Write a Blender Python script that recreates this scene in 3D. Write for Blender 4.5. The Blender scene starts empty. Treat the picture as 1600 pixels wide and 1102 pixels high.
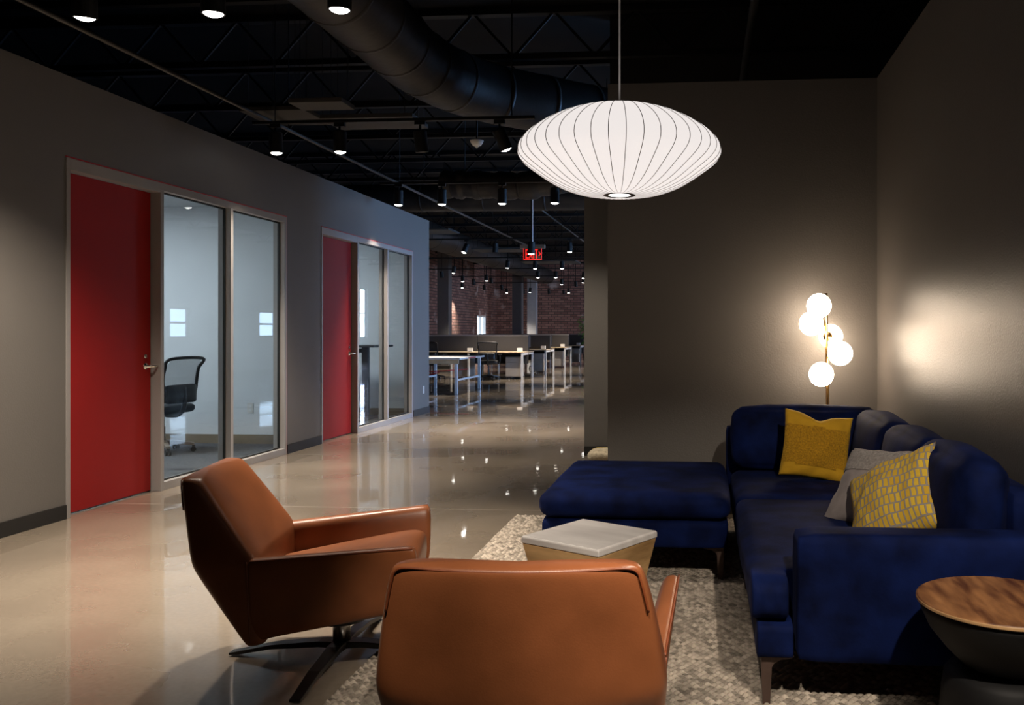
import bpy, bmesh, math, random
import numpy as np
from mathutils import Vector, Matrix, Euler, noise as mnoise

R = math.radians
random.seed(7)
SC = bpy.context.scene
COL = SC.collection

# ------------------------------------------------------------------ camera, world, exposure
CAMH = 1.30
cd = bpy.data.cameras.new('camera'); cam = bpy.data.objects.new('camera', cd); COL.objects.link(cam)
cam.location = (0, 0, CAMH); cam.rotation_euler = (R(90), 0, R(4.66))
cd.sensor_width = 36.0; cd.lens = 1350 / 1600 * 36.0
cd.shift_x = -190 / 1600; cd.shift_y = -33 / 1600
cd.clip_start = 0.05; cd.clip_end = 200
SC.camera = cam
w = bpy.data.worlds.new('world'); SC.world = w; w.use_nodes = True
w.node_tree.nodes['Background'].inputs[0].default_value = (0.45, 0.65, 1, 1)
w.node_tree.nodes['Background'].inputs[1].default_value = 0.3
vs = SC.view_settings
vs.view_transform = 'Standard'; vs.look = 'None'; vs.gamma = 1; vs.use_curve_mapping = False
vs.exposure = 0.0

# light levels (lamps and windows; the rearmost two right-hand windows are added)
TRACK_W = 430.0       # one track spotlight over the hall
KEY_W = 420.0         # track spotlights over the lounge, behind the camera
FAR_W = 650.0         # track spotlights over the far desks
PENDANT_E = .86       # glowing skin of the saucer pendant
GLOBE_E = 20.0        # opal globes of the floor lamp
WINDOW_E = 44.0       # daylit panes of the far office
OFFICE_E = 44.0        # ceiling panels of the two small offices

# ------------------------------------------------------------------ materials
MATS = {}
def nd(nt, t, **kw):
    n = nt.nodes.new(t)
    for k, v in kw.items(): setattr(n, k, v)
    return n
def mat(name, col, rough=0.5, metal=0.0, var=0.12, scale=6.0, bump=0.0, bscale=60.0, sheen=0.0,
        spec=0.5, emit=None, estr=0.0, coat=0.0, trans=0.0, rvar=0.0, stretch=None, col2=None, alpha=1.0, detail=4.0):
    m = bpy.data.materials.new(name); m.use_nodes = True; nt = m.node_tree
    b = nt.nodes['Principled BSDF']; L = nt.links
    b.inputs['Roughness'].default_value = rough; b.inputs['Metallic'].default_value = metal
    b.inputs['Specular IOR Level'].default_value = spec
    if coat: b.inputs['Coat Weight'].default_value = coat; b.inputs['Coat Roughness'].default_value = 0.1
    if sheen:
        b.inputs['Sheen Weight'].default_value = sheen; b.inputs['Sheen Roughness'].default_value = 0.35
        b.inputs['Sheen Tint'].default_value = (min(1, col[0]*4+.1), min(1, col[1]*4+.1), min(1, col[2]*4+.1), 1)
    if trans: b.inputs['Transmission Weight'].default_value = trans
    tc = nd(nt, 'ShaderNodeTexCoord'); src = tc.outputs['Object']
    if stretch:
        mp = nd(nt, 'ShaderNodeMapping'); mp.inputs['Scale'].default_value = stretch
        L.new(src, mp.inputs['Vector']); src = mp.outputs['Vector']
    nz = nd(nt, 'ShaderNodeTexNoise'); nz.inputs['Scale'].default_value = scale; nz.inputs['Detail'].default_value = detail
    L.new(src, nz.inputs['Vector'])
    cr = nd(nt, 'ShaderNodeValToRGB')
    c2 = col2 if col2 else tuple(min(1, x * (1 + var)) for x in col)
    c1 = tuple(x * (1 - var) for x in col)
    cr.color_ramp.elements[0].position = 0.3; cr.color_ramp.elements[1].position = 0.7
    cr.color_ramp.elements[0].color = (*c1, 1); cr.color_ramp.elements[1].color = (*c2, 1)
    L.new(nz.outputs['Fac'], cr.inputs['Fac']); L.new(cr.outputs['Color'], b.inputs['Base Color'])
    if rvar:
        mr = nd(nt, 'ShaderNodeMapRange'); mr.inputs['To Min'].default_value = max(0.02, rough - rvar); mr.inputs['To Max'].default_value = rough + rvar
        L.new(nz.outputs['Fac'], mr.inputs['Value']); L.new(mr.outputs['Result'], b.inputs['Roughness'])
    if bump:
        n2 = nd(nt, 'ShaderNodeTexNoise'); n2.inputs['Scale'].default_value = bscale; n2.inputs['Detail'].default_value = 3
        L.new(src, n2.inputs['Vector'])
        bp = nd(nt, 'ShaderNodeBump'); bp.inputs['Strength'].default_value = bump; bp.inputs['Distance'].default_value = 0.01
        L.new(n2.outputs['Fac'], bp.inputs['Height']); L.new(bp.outputs['Normal'], b.inputs['Normal'])
    if emit:
        b.inputs['Emission Color'].default_value = (*emit, 1); b.inputs['Emission Strength'].default_value = estr
    MATS[name] = m
    return m

mat('paint', (.118, .108, .098), .5, var=.04, scale=1.5, bump=.12, bscale=90)
mat('paint_satin', (.118, .106, .097), .36, var=.04, scale=1.5, bump=.12, bscale=110, spec=.4)
mat('office_paint', (.62, .64, .66), .7, var=.03, scale=2)
mat('black_paint', (.006, .006, .007), .7, var=.2, scale=3)
mat('black_deck', (.0045, .0042, .0042), .8, spec=.15, var=.3, scale=2)
mat('black_steel', (.007, .007, .0075), .5, spec=.25, var=.2, scale=8)
mat('duct_black', (.019, .016, .0145), .5, spec=.25, var=.2, scale=5, bump=.3, bscale=14)
mat('panel_dark', (.035, .032, .030), .8, var=.1, scale=4)
mat('conduit', (.03, .026, .024), .4, var=.15, scale=9)
mat('base_rubber', (.010, .009, .008), .55, var=.15, scale=6)
mat('base_tan', (.17, .13, .085), .6, var=.1, scale=6)
mat('red_door', (.25, .007, .006), .55, spec=.25, var=.06, scale=1.2)
mat('red_edge', (.50, .01, .012), .4, var=.05)
mat('aluminium', (.27, .25, .24), .40, metal=.1, var=.06, scale=3, stretch=(1, 1, .1))
mat('gasket', (.004, .004, .004), .6, var=.1)
mat('chrome', (.75, .72, .68), .15, metal=1, var=.04, scale=20)
mat('steel', (.45, .44, .43), .28, metal=1, var=.06, scale=12)
mat('carpet', (.075, .078, .09), .95, var=.5, scale=45, bump=.5, bscale=160, stretch=(1, 3, 1))
mat('white_plastic', (.62, .60, .57), .45, var=.03)
mat('leather', (.245, .080, .029), .36, var=.2, scale=5, bump=.035, bscale=230, rvar=.05, spec=.45, detail=7)
mat('leather_seam', (.20, .05, .016), .45, var=.2, scale=20)
mat('black_metal', (.008, .008, .009), .38, var=.15, scale=10)
mat('velvet', (.0024, .0068, .042), .8, var=.6, scale=7, bump=.08, bscale=120, sheen=.06, spec=.08, detail=6)
mat('bronze_leg', (.085, .055, .045), .4, metal=.4, var=.15, scale=12)
mat('mustard', (.50, .27, .008), .9, var=.10, scale=10, bump=.15, bscale=300, sheen=.15)
mat('mustard_knit', (.46, .23, .006), .95, var=.35, scale=120, bump=1.0, bscale=190, sheen=.15)
mat('grey_linen', (.24, .205, .195), .92, var=.1, scale=14, bump=.2, bscale=320, sheen=.12)
mat('grey_boucle', (.26, .23, .215), .95, var=.3, scale=90, bump=.9, bscale=210, sheen=.12)
mat('walnut', (.18, .058, .022), .42, var=.55, scale=9, stretch=(2.4, .55, 1), col2=(.38, .175, .066), bump=.1, bscale=40, detail=10, rvar=.06)
mat('oak_rim', (.50, .30, .14), .45, var=.2, scale=8, stretch=(1, 1, 6))
mat('black_matte', (.0055, .0055, .006), .62, spec=.25, var=.2, scale=7)
mat('wood_body', (.48, .27, .105), .5, var=.45, scale=2.6, stretch=(1, 1, 5), col2=(.70, .44, .20), bump=.1, bscale=30, detail=9)
mat('marble', (.64, .605, .59), .38, var=.12, scale=3.2, stretch=(1, 4, 1), detail=9, col2=(.74, .71, .69))
mat('brass', (.62, .36, .12), .28, metal=1, var=.08, scale=14)
mat('cord_white', (.55, .52, .50), .6, var=.03)
mat('opal', (.9, .88, .85), .35, var=.02, emit=(1, .80, .60), estr=GLOBE_E)
mat('pendant_skin', (.5, .48, .46), .7, var=.02, emit=(1, .93, .90), estr=PENDANT_E)
mat('pendant_rib', (.42, .40, .385), .6, var=.05)
mat('pendant_ring', (.045, .035, .03), .35, metal=.6, var=.1)
mat('pendant_bulb', (.9, .9, .9), .4, var=.02, emit=(1, .95, .9), estr=3)
mat('lens_on', (.9, .9, .9), .3, var=.02, emit=(1, .95, .88), estr=14)
mat('lens_off', (.03, .03, .03), .2, var=.05)
mat('office_light', (.8, .8, .8), .5, var=.02, emit=(.86, .94, 1), estr=OFFICE_E)
mat('sky_pane', (.5, .6, .7), .4, var=.02, emit=(.26, .52, 1), estr=WINDOW_E)
mat('sky_pane_small', (.5, .6, .7), .4, var=.02, emit=(.55, .75, 1), estr=8)
mat('added_pane_far', (.5, .6, .7), .4, var=.02, emit=(.62, .72, 1), estr=28)  # glow of the two windows added to light the brick end wall
mat('bright_pane', (.6, .7, .8), .4, var=.02, emit=(.75, .9, 1), estr=1.6)
mat('exit_red', (.5, .01, .01), .5, var=.02, emit=(1, .02, .015), estr=1.1)
mat('exit_face', (.03, .012, .012), .4, var=.05)
mat('mesh_black', (.012, .012, .014), .6, var=.2, scale=40)
mat('plastic_black', (.010, .010, .012), .42, var=.1)
mat('plastic_taupe', (.20, .16, .13), .5, var=.1)
mat('desk_wood', (.55, .42, .27), .45, var=.15, scale=4, stretch=(1, 6, 1))
mat('desk_white', (.66, .66, .66), .4, var=.04)
mat('cabinet_grey', (.30, .265, .23), .5, var=.05)
mat('panel_fabric', (.045, .040, .038), .9, var=.15, scale=60)
mat('column_paint', (.10, .092, .088), .6, var=.05)
mat('column_pale', (.30, .31, .33), .6, var=.05)
mat('leaf', (.10, .26, .035), .5, var=.35, scale=6)
mat('bark', (.12, .08, .05), .8, var=.25, scale=12)
mat('terracotta', (.20, .19, .18), .7, var=.1)
mat('red_cord', (.45, .02, .015), .5, var=.05)
mat('throw_cream', (.55, .46, .32), .95, var=.3, scale=30, bump=.6, bscale=80)
mat('throw_mustard', (.42, .30, .06), .95, var=.4, scale=40, bump=.6, bscale=90)
mat('ceiling_tile', (.60, .61, .62), .85, var=.08, scale=40)

def glass_mat():
    m = bpy.data.materials.new('glass'); m.use_nodes = True; nt = m.node_tree
    for n in list(nt.nodes): nt.nodes.remove(n)
    o = nd(nt, 'ShaderNodeOutputMaterial'); mx = nd(nt, 'ShaderNodeMixShader')
    t = nd(nt, 'ShaderNodeBsdfTransparent'); t.inputs[0].default_value = (.90, .94, .95, 1)
    g = nd(nt, 'ShaderNodeBsdfGlossy'); g.inputs['Roughness'].default_value = .01
    lw = nd(nt, 'ShaderNodeLayerWeight'); lw.inputs['Blend'].default_value = .5
    pw = nd(nt, 'ShaderNodeMath', operation='POWER'); pw.inputs[1].default_value = 5; nt.links.new(lw.outputs['Facing'], pw.inputs[0])
    fr = nd(nt, 'ShaderNodeMath', operation='MULTIPLY_ADD'); fr.inputs[1].default_value = .95; fr.inputs[2].default_value = .04; nt.links.new(pw.outputs[0], fr.inputs[0])
    nt.links.new(fr.outputs[0], mx.inputs[0]); nt.links.new(t.outputs[0], mx.inputs[1]); nt.links.new(g.outputs[0], mx.inputs[2])
    nt.links.new(mx.outputs[0], o.inputs[0]); MATS['glass'] = m
glass_mat()
def mesh_fabric():
    m = bpy.data.materials.new('chair_mesh'); m.use_nodes = True; nt = m.node_tree
    b = nt.nodes['Principled BSDF']; b.inputs['Base Color'].default_value = (.012, .012, .014, 1); b.inputs['Roughness'].default_value = .7
    tc = nd(nt, 'ShaderNodeTexCoord'); ck = nd(nt, 'ShaderNodeTexChecker'); ck.inputs['Scale'].default_value = 330
    mr = nd(nt, 'ShaderNodeMapRange'); mr.inputs['To Min'].default_value = .25; mr.inputs['To Max'].default_value = .75
    nt.links.new(tc.outputs['Object'], ck.inputs['Vector']); nt.links.new(ck.outputs['Fac'], mr.inputs['Value'])
    nt.links.new(mr.outputs['Result'], b.inputs['Alpha']); MATS['chair_mesh'] = m
mesh_fabric()
def concrete():
    m = bpy.data.materials.new('concrete'); m.use_nodes = True; nt = m.node_tree; L = nt.links
    b = nt.nodes['Principled BSDF']; tc = nd(nt, 'ShaderNodeTexCoord')
    n1 = nd(nt, 'ShaderNodeTexNoise'); n1.inputs['Scale'].default_value = .9; n1.inputs['Detail'].default_value = 4; n1.inputs['Roughness'].default_value = .5
    n2 = nd(nt, 'ShaderNodeTexNoise'); n2.inputs['Scale'].default_value = 45; n2.inputs['Detail'].default_value = 3
    L.new(tc.outputs['Object'], n1.inputs['Vector']); L.new(tc.outputs['Object'], n2.inputs['Vector'])
    cr = nd(nt, 'ShaderNodeValToRGB'); e = cr.color_ramp.elements
    e[0].position = .30; e[0].color = (.225, .182, .138, 1); e[1].position = .72; e[1].color = (.335, .275, .212, 1)
    x = cr.color_ramp.elements.new(.5); x.color = (.275, .225, .172, 1)
    L.new(n1.outputs['Fac'], cr.inputs['Fac'])
    m2 = nd(nt, 'ShaderNodeMix', data_type='RGBA', blend_type='MULTIPLY'); m2.inputs['Factor'].default_value = .35
    L.new(cr.outputs['Color'], m2.inputs['A']); L.new(n2.outputs['Fac'], m2.inputs['B'])
    # saw-cut joints: thin pale lines
    sp = nd(nt, 'ShaderNodeSeparateXYZ'); L.new(tc.outputs['Object'], sp.inputs[0])
    def joint(axis, off, period, hw):
        a = nd(nt, 'ShaderNodeMath', operation='SUBTRACT'); L.new(sp.outputs[axis], a.inputs[0]); a.inputs[1].default_value = off
        p = nd(nt, 'ShaderNodeMath', operation='PINGPONG'); L.new(a.outputs[0], p.inputs[0]); p.inputs[1].default_value = period / 2
        c = nd(nt, 'ShaderNodeMath', operation='LESS_THAN'); L.new(p.outputs[0], c.inputs[0]); c.inputs[1].default_value = hw
        return c
    j1 = joint('Y', 6.19, 6.1, .006)
    mj = nd(nt, 'ShaderNodeMix', data_type='RGBA'); L.new(j1.outputs[0], mj.inputs['Factor'])
    L.new(m2.outputs['Result'], mj.inputs['A']); mj.inputs['B'].default_value = (.46, .40, .33, 1)
    L.new(mj.outputs['Result'], b.inputs['Base Color'])
    mr = nd(nt, 'ShaderNodeMapRange'); mr.inputs['From Min'].default_value = .3; mr.inputs['From Max'].default_value = .7
    mr.inputs['To Min'].default_value = .22; mr.inputs['To Max'].default_value = .36
    L.new(n1.outputs['Fac'], mr.inputs['Value']); L.new(mr.outputs['Result'], b.inputs['Roughness'])
    b.inputs['Coat Weight'].default_value = .9; b.inputs['Coat Roughness'].default_value = .03; b.inputs['Specular IOR Level'].default_value = .6
    n3 = nd(nt, 'ShaderNodeTexNoise'); n3.inputs['Scale'].default_value = 2.2; n3.inputs['Detail'].default_value = 2
    L.new(tc.outputs['Object'], n3.inputs['Vector'])
    bp = nd(nt, 'ShaderNodeBump'); bp.inputs['Strength'].default_value = .10; bp.inputs['Distance'].default_value = .012
    L.new(n3.outputs['Fac'], bp.inputs['Height']); L.new(bp.outputs['Normal'], b.inputs['Normal']); L.new(bp.outputs['Normal'], b.inputs['Coat Normal'])
    MATS['concrete'] = m
concrete()
def brick_mat(name, axis):
    m = bpy.data.materials.new(name); m.use_nodes = True; nt = m.node_tree; L = nt.links
    b = nt.nodes['Principled BSDF']; b.inputs['Roughness'].default_value = .85
    tc = nd(nt, 'ShaderNodeTexCoord'); sp = nd(nt, 'ShaderNodeSeparateXYZ'); L.new(tc.outputs['Object'], sp.inputs[0])
    cb = nd(nt, 'ShaderNodeCombineXYZ'); L.new(sp.outputs[axis], cb.inputs['X']); L.new(sp.outputs['Z'], cb.inputs['Y'])
    br = nd(nt, 'ShaderNodeTexBrick'); L.new(cb.outputs[0], br.inputs['Vector'])
    br.inputs['Scale'].default_value = 1; br.inputs['Brick Width'].default_value = .30; br.inputs['Row Height'].default_value = .11
    br.inputs['Mortar Size'].default_value = .012; br.inputs['Bias'].default_value = 0
    br.inputs['Color1'].default_value = (.15, .072, .06, 1); br.inputs['Color2'].default_value = (.30, .165, .135, 1)
    br.inputs['Mortar'].default_value = (.05, .042, .038, 1)
    nz = nd(nt, 'ShaderNodeTexNoise'); nz.inputs['Scale'].default_value = 1.6; nz.inputs['Detail'].default_value = 6; L.new(tc.outputs['Object'], nz.inputs['Vector'])
    cr = nd(nt, 'ShaderNodeValToRGB'); cr.color_ramp.elements[0].position = .62; cr.color_ramp.elements[1].position = .74
    L.new(nz.outputs['Fac'], cr.inputs['Fac'])
    mx = nd(nt, 'ShaderNodeMix', data_type='RGBA'); L.new(cr.outputs['Color'], mx.inputs['Factor']); L.new(br.outputs['Color'], mx.inputs['A'])
    mx.inputs['B'].default_value = (.45, .38, .36, 1); L.new(mx.outputs['Result'], b.inputs['Base Color'])
    bp = nd(nt, 'ShaderNodeBump'); bp.inputs['Strength'].default_value = .8; bp.inputs['Distance'].default_value = .02; bp.invert = True
    L.new(br.outputs['Fac'], bp.inputs['Height']); L.new(bp.outputs['Normal'], b.inputs['Normal']); MATS[name] = m
brick_mat('brick_side', 'Y'); brick_mat('brick_end', 'X')
def rug_mat():
    m = bpy.data.materials.new('rug_wool'); m.use_nodes = True; nt = m.node_tree; L = nt.links
    b = nt.nodes['Principled BSDF']; b.inputs['Roughness'].default_value = .95; b.inputs['Specular IOR Level'].default_value = .1
    at = nd(nt, 'ShaderNodeVertexColor'); at.layer_name = 'Col'
    tc = nd(nt, 'ShaderNodeTexCoord'); nz = nd(nt, 'ShaderNodeTexNoise'); nz.inputs['Scale'].default_value = 420; L.new(tc.outputs['Object'], nz.inputs['Vector'])
    mx = nd(nt, 'ShaderNodeMix', data_type='RGBA', blend_type='MULTIPLY'); mx.inputs['Factor'].default_value = .35
    L.new(at.outputs['Color'], mx.inputs['A']); L.new(nz.outputs['Color'], mx.inputs['B']); L.new(mx.outputs['Result'], b.inputs['Base Color'])
    MATS['rug_wool'] = m
rug_mat()
def block_fabric():
    # yellow woven blocks with grey slits, in rows
    m = bpy.data.materials.new('block_fabric'); m.use_nodes = True; nt = m.node_tree; L = nt.links
    b = nt.nodes['Principled BSDF']; b.inputs['Roughness'].default_value = .92
    uv = nd(nt, 'ShaderNodeUVMap'); uv.uv_map = 'UVMap'
    br = nd(nt, 'ShaderNodeTexBrick'); L.new(uv.outputs[0], br.inputs['Vector'])
    br.offset = .35; br.inputs['Scale'].default_value = 1; br.inputs['Brick Width'].default_value = .052; br.inputs['Row Height'].default_value = .105
    br.inputs['Mortar Size'].default_value = .0085; br.inputs['Mortar Smooth'].default_value = .2
    br.inputs['Color1'].default_value = (.60, .40, .035, 1); br.inputs['Color2'].default_value = (.50, .30, .02, 1); br.inputs['Mortar'].default_value = (.25, .22, .19, 1)
    L.new(br.outputs['Color'], b.inputs['Base Color'])
    bp = nd(nt, 'ShaderNodeBump'); bp.inputs['Strength'].default_value = .9; bp.inputs['Distance'].default_value = .006; bp.invert = True
    L.new(br.outputs['Fac'], bp.inputs['Height']); L.new(bp.outputs['Normal'], b.inputs['Normal']); MATS['block_fabric'] = m
block_fabric()

# ------------------------------------------------------------------ helpers
def obj(name, bm, m, parent=None, smooth=False, subsurf=0, bevel=0):
    if isinstance(bm, bpy.types.Mesh): me = bm
    else:
        bmesh.ops.recalc_face_normals(bm, faces=bm.faces)
        me = bpy.data.meshes.new(name); bm.to_mesh(me); bm.free()
    if smooth:
        for p in me.polygons: p.use_smooth = True
    if not me.materials: me.materials.append(MATS[m])
    o = bpy.data.objects.new(name, me); COL.objects.link(o)
    if parent: o.parent = parent
    if bevel:
        md = o.modifiers.new('bevel', 'BEVEL'); md.width = bevel; md.segments = 2; md.limit_method = 'ANGLE'
    if subsurf:
        md = o.modifiers.new('subsurf', 'SUBSURF'); md.levels = subsurf; md.render_levels = subsurf
    return o
def thing(name, label, cat, loc=(0, 0, 0), rz=0, group=None):
    o = bpy.data.objects.new(name, None); COL.objects.link(o); o.empty_display_size = .1
    o.location = loc; o.rotation_euler = (0, 0, rz); o['label'] = label; o['category'] = cat
    if group: o['group'] = group
    return o
def tag(o, label, cat, group=None):
    o['label'] = label; o['category'] = cat
    if group: o['group'] = group
    return o
def struct(o, label=None):
    o['kind'] = 'structure'
    if label: o['label'] = label
    return o
def sempty(name, label, loc=(0, 0, 0)):
    o = bpy.data.objects.new(name, None); COL.objects.link(o); o.location = loc
    return struct(o, label)
def copy_tree(o, parent=None):
    c = o.copy(); COL.objects.link(c); c.parent = parent
    for ch in o.children: copy_tree(ch, c)
    return c
def box(bm, x0, x1, y0, y1, z0, z1):
    v = [bm.verts.new(p) for p in ((x0, y0, z0), (x1, y0, z0), (x1, y1, z0), (x0, y1, z0), (x0, y0, z1), (x1, y0, z1), (x1, y1, z1), (x0, y1, z1))]
    for f in ((0, 3, 2, 1), (4, 5, 6, 7), (0, 1, 5, 4), (1, 2, 6, 5), (2, 3, 7, 6), (3, 0, 4, 7)): bm.faces.new([v[i] for i in f])
    return bm
def B(*a): return box(bmesh.new(), *a)
def loft(bm, rings, cap=True, closed=True):
    vr = [[bm.verts.new(p) for p in r] for r in rings]; n = len(vr[0])
    for a, b in zip(vr, vr[1:]):
        for i in range(n if closed else n - 1):
            j = (i + 1) % n; bm.faces.new((a[i], a[j], b[j], b[i]))
    if cap and closed:
        bm.faces.new(list(reversed(vr[0]))); bm.faces.new(vr[-1])
    return bm
def lathe(prof, seg=32, bm=None, cap=True, c=(0, 0, 0)):
    bm = bm or bmesh.new()
    rings = [[(c[0] + r * math.cos(2 * math.pi * i / seg), c[1] + r * math.sin(2 * math.pi * i / seg), c[2] + z) for i in range(seg)] for r, z in prof]
    return loft(bm, rings, cap)
def tube(pts, r, seg=8, bm=None, cap=True):
    bm = bm or bmesh.new(); pts = [Vector(p) for p in pts]; rings = []; up = None
    for i, p in enumerate(pts):
        d = (pts[min(i + 1, len(pts) - 1)] - pts[max(i - 1, 0)]).normalized()
        if up is None: up = Vector((0, 0, 1)) if abs(d.z) < .9 else Vector((0, 1, 0))
        s = d.cross(up).normalized(); up = s.cross(d).normalized()
        rr = r[i] if isinstance(r, (list, tuple)) else r
        rings.append([p + s * rr * math.cos(2 * math.pi * k / seg) + up * rr * math.sin(2 * math.pi * k / seg) for k in range(seg)])
    return loft(bm, rings, cap)
def bar(p, q, wd, ht, bm=None):
    """flat bar from p to q, wd wide sideways, ht high"""
    bm = bm or bmesh.new(); p, q = Vector(p), Vector(q); d = (q - p).normalized()
    up = Vector((0, 0, 1)) if abs(d.z) < .95 else Vector((0, 1, 0))
    s = d.cross(up).normalized() * wd / 2; u = s.cross(d).normalized() * ht / 2
    return loft(bm, [[a + s + u, a - s + u, a - s - u, a + s - u] for a in (p, q)])
def spline(pts, n=8):
    """Catmull-Rom through the points"""
    P = [Vector(p) for p in pts]; P = [P[0] * 2 - P[1]] + P + [P[-1] * 2 - P[-2]]; out = []
    for i in range(1, len(P) - 2):
        for k in range(n):
            t = k / n; a, b, c, d = P[i - 1:i + 3]
            out.append(.5 * ((2 * b) + (c - a) * t + (2 * a - 5 * b + 4 * c - d) * t * t + (3 * b - a - 3 * c + d) * t ** 3))
    out.append(P[-2]); return out
def soft(cx, cy, cz, sx, sy, sz, r, puff=(0, 0, 0), n=12, wr=0.0, seed=0.0):
    """rounded, puffed upholstery block: half sizes sx, sy, sz; edge radius r; each pair of faces swells by puff"""
    bm = bmesh.new(); h = Vector((sx, sy, sz)); inner = Vector((max(sx - r, 0), max(sy - r, 0), max(sz - r, 0)))
    bmesh.ops.create_cube(bm, size=2); bmesh.ops.subdivide_edges(bm, edges=bm.edges[:], cuts=n - 1, use_grid_fill=True)
    for v in bm.verts:
        p = v.co.copy()
        for a in range(3):  # crowd the grid towards the edges
            p[a] = math.copysign(abs(p[a]) ** .75, p[a])
        q = Vector([p[a] * h[a] for a in range(3)])
        c = Vector([max(-inner[a], min(inner[a], q[a])) for a in range(3)])
        d = q - c
        if d.length > 1e-6: q = c + d.normalized() * r
        for a in range(3):
            b, e = (a + 1) % 3, (a + 2) % 3
            if abs(p[a]) > .999: q[a] += math.copysign(puff[a] * (1 - p[b] ** 2) * (1 - p[e] ** 2), p[a])
        if wr:
            nn = mnoise.noise(Vector((q.x * 6 + seed, q.y * 6, q.z * 9))) + .5 * mnoise.noise(Vector((q.x * 15 + seed, q.y * 15, q.z * 20)))
            q += q.normalized() * nn * wr
        v.co = q + Vector((cx, cy, cz))
    return bm

# ------------------------------------------------------------------ room shell
WX, WH = -4.41, 3.08                 # partition face, painted height
struct(obj('floor', B(-12, 7, -4, 41, -.12, 0), 'concrete'), 'polished tan concrete floor with pale saw-cut joints')
struct(obj('ceiling', B(-12, 7, -4, 41, 4.6, 4.8), 'black_deck'), 'black open ceiling deck')
U = [(5.649, 8.818), (9.655, 12.80)]  # the two door-and-glass units along the left partition
DOORTOP, FRAMETOP = 2.43, 2.51
bm = bmesh.new(); ys = [-4, U[0][0], U[0][1], U[1][0], U[1][1], 13.59]
for a, b in ((0, 1), (2, 3), (4, 5)): box(bm, WX - .12, WX, ys[a], ys[b], 0, WH)
for a, b in U: box(bm, WX - .12, WX, a, b, FRAMETOP, WH)
bmesh.ops.remove_doubles(bm, verts=bm.verts, dist=1e-4)
struct(obj('wall_left', bm, 'paint'), 'long taupe partition wall with two red doors')
for i, (a, b) in enumerate(((-4, U[0][0] - .004), (U[0][1] + .018, U[1][0] - .004), (U[1][1] + .018, 13.596))):
    bm = B(WX, WX + .012, a, b, 0, .098); o = struct(obj('baseboard_left_%d' % (i + 1), bm, 'base_rubber'), 'dark rubber baseboard along the taupe partition')
struct(obj('wall_right', B(1.21, 1.36, -4, 6.33, 0, WH), 'paint_satin'), 'satin taupe wall beside the blue sofa')
struct(obj('wall_back', B(-.69, 1.21, 6.18, 6.33, 0, WH), 'paint'), 'taupe wall behind the floor lamp')
struct(obj('baseboard_back', B(-.69, 1.208, 6.168, 6.18, 0, .098), 'base_rubber'), 'dark baseboard behind the ottoman')
struct(obj('baseboard_right', B(1.198, 1.21, -4, 6.168, 0, .098), 'base_rubber'), 'dark baseboard along the right wall')
struct(obj('wall_passage', B(-1.25, 6.0, 8.98, 9.13, 0, WH), 'paint'), 'taupe wall end beyond the passage')
struct(obj('baseboard_passage', B(-1.25, 6.0, 8.968, 8.98, 0, .098), 'base_rubber'), 'dark baseboard on the passage wall')
struct(obj('light_block_return', B(-1.25, -1.10, 9.13, 11.5, 0, WH), 'paint'), 'unseen taupe return wall added to shade the partition from the windows')  # added out of sight to keep blue window light off the partition
struct(obj('light_block_upper', B(-.98, 6.0, 8.98, 9.13, WH, 4.6), 'black_paint'), 'black upper wall added to block window light above the passage')  # added to stop window light spilling over the passage wall into the lounge
struct(obj('wall_outer_right', B(6.0, 6.2, -4, 9.13, 0, 4.6), 'black_paint'), 'dark outer wall behind the lounge wall')
struct(obj('wall_rear', B(-12, 7, -4.15, -4, 0, 4.6), 'black_paint'), 'dark wall behind the viewer')
struct(obj('wall_far', B(-9.7, 7, 39.6, 39.8, 0, 4.6), 'brick_end'), 'red brick end wall of the far office')
bm = bmesh.new()
WY0, WY1, WZ0, WZ1 = 36.4, 37.95, .95, 2.0
box(bm, -9.9, -9.7, 13.5, WY0, 0, 4.6); box(bm, -9.9, -9.7, WY1, 39.8, 0, 4.6); box(bm, -9.9, -9.7, WY0, WY1, 0, WZ0); box(bm, -9.9, -9.7, WY0, WY1, WZ1, 4.6)
struct(obj('wall_far_left', bm, 'brick_side'), 'red brick side wall of the far office')
struct(obj('wall_outer_left', B(-12, -11.8, -4, 13.5, 0, 4.6), 'black_paint'), 'dark wall beyond the small offices')
struct(obj('wall_outer_step', B(-12, -9.7, 13.4, 13.5, 0, 4.6), 'black_paint'), 'dark return wall beyond the small offices')
e = sempty('window_3', 'bright daylit window in the brick side wall')
obj('pane', B(-9.86, -9.84, WY0, WY1, WZ0, WZ1), 'bright_pane', e)
bm = bmesh.new()
for y in (WY0, (WY0 + WY1) / 2 - .03, WY1 - .06): box(bm, -9.84, -9.72, y, y + .06, WZ0, WZ1)
for z in (WZ0, WZ1 - .06): box(bm, -9.84, -9.72, WY0, WY1, z, z + .06)
obj('frame', bm, 'desk_white', e)
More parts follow.
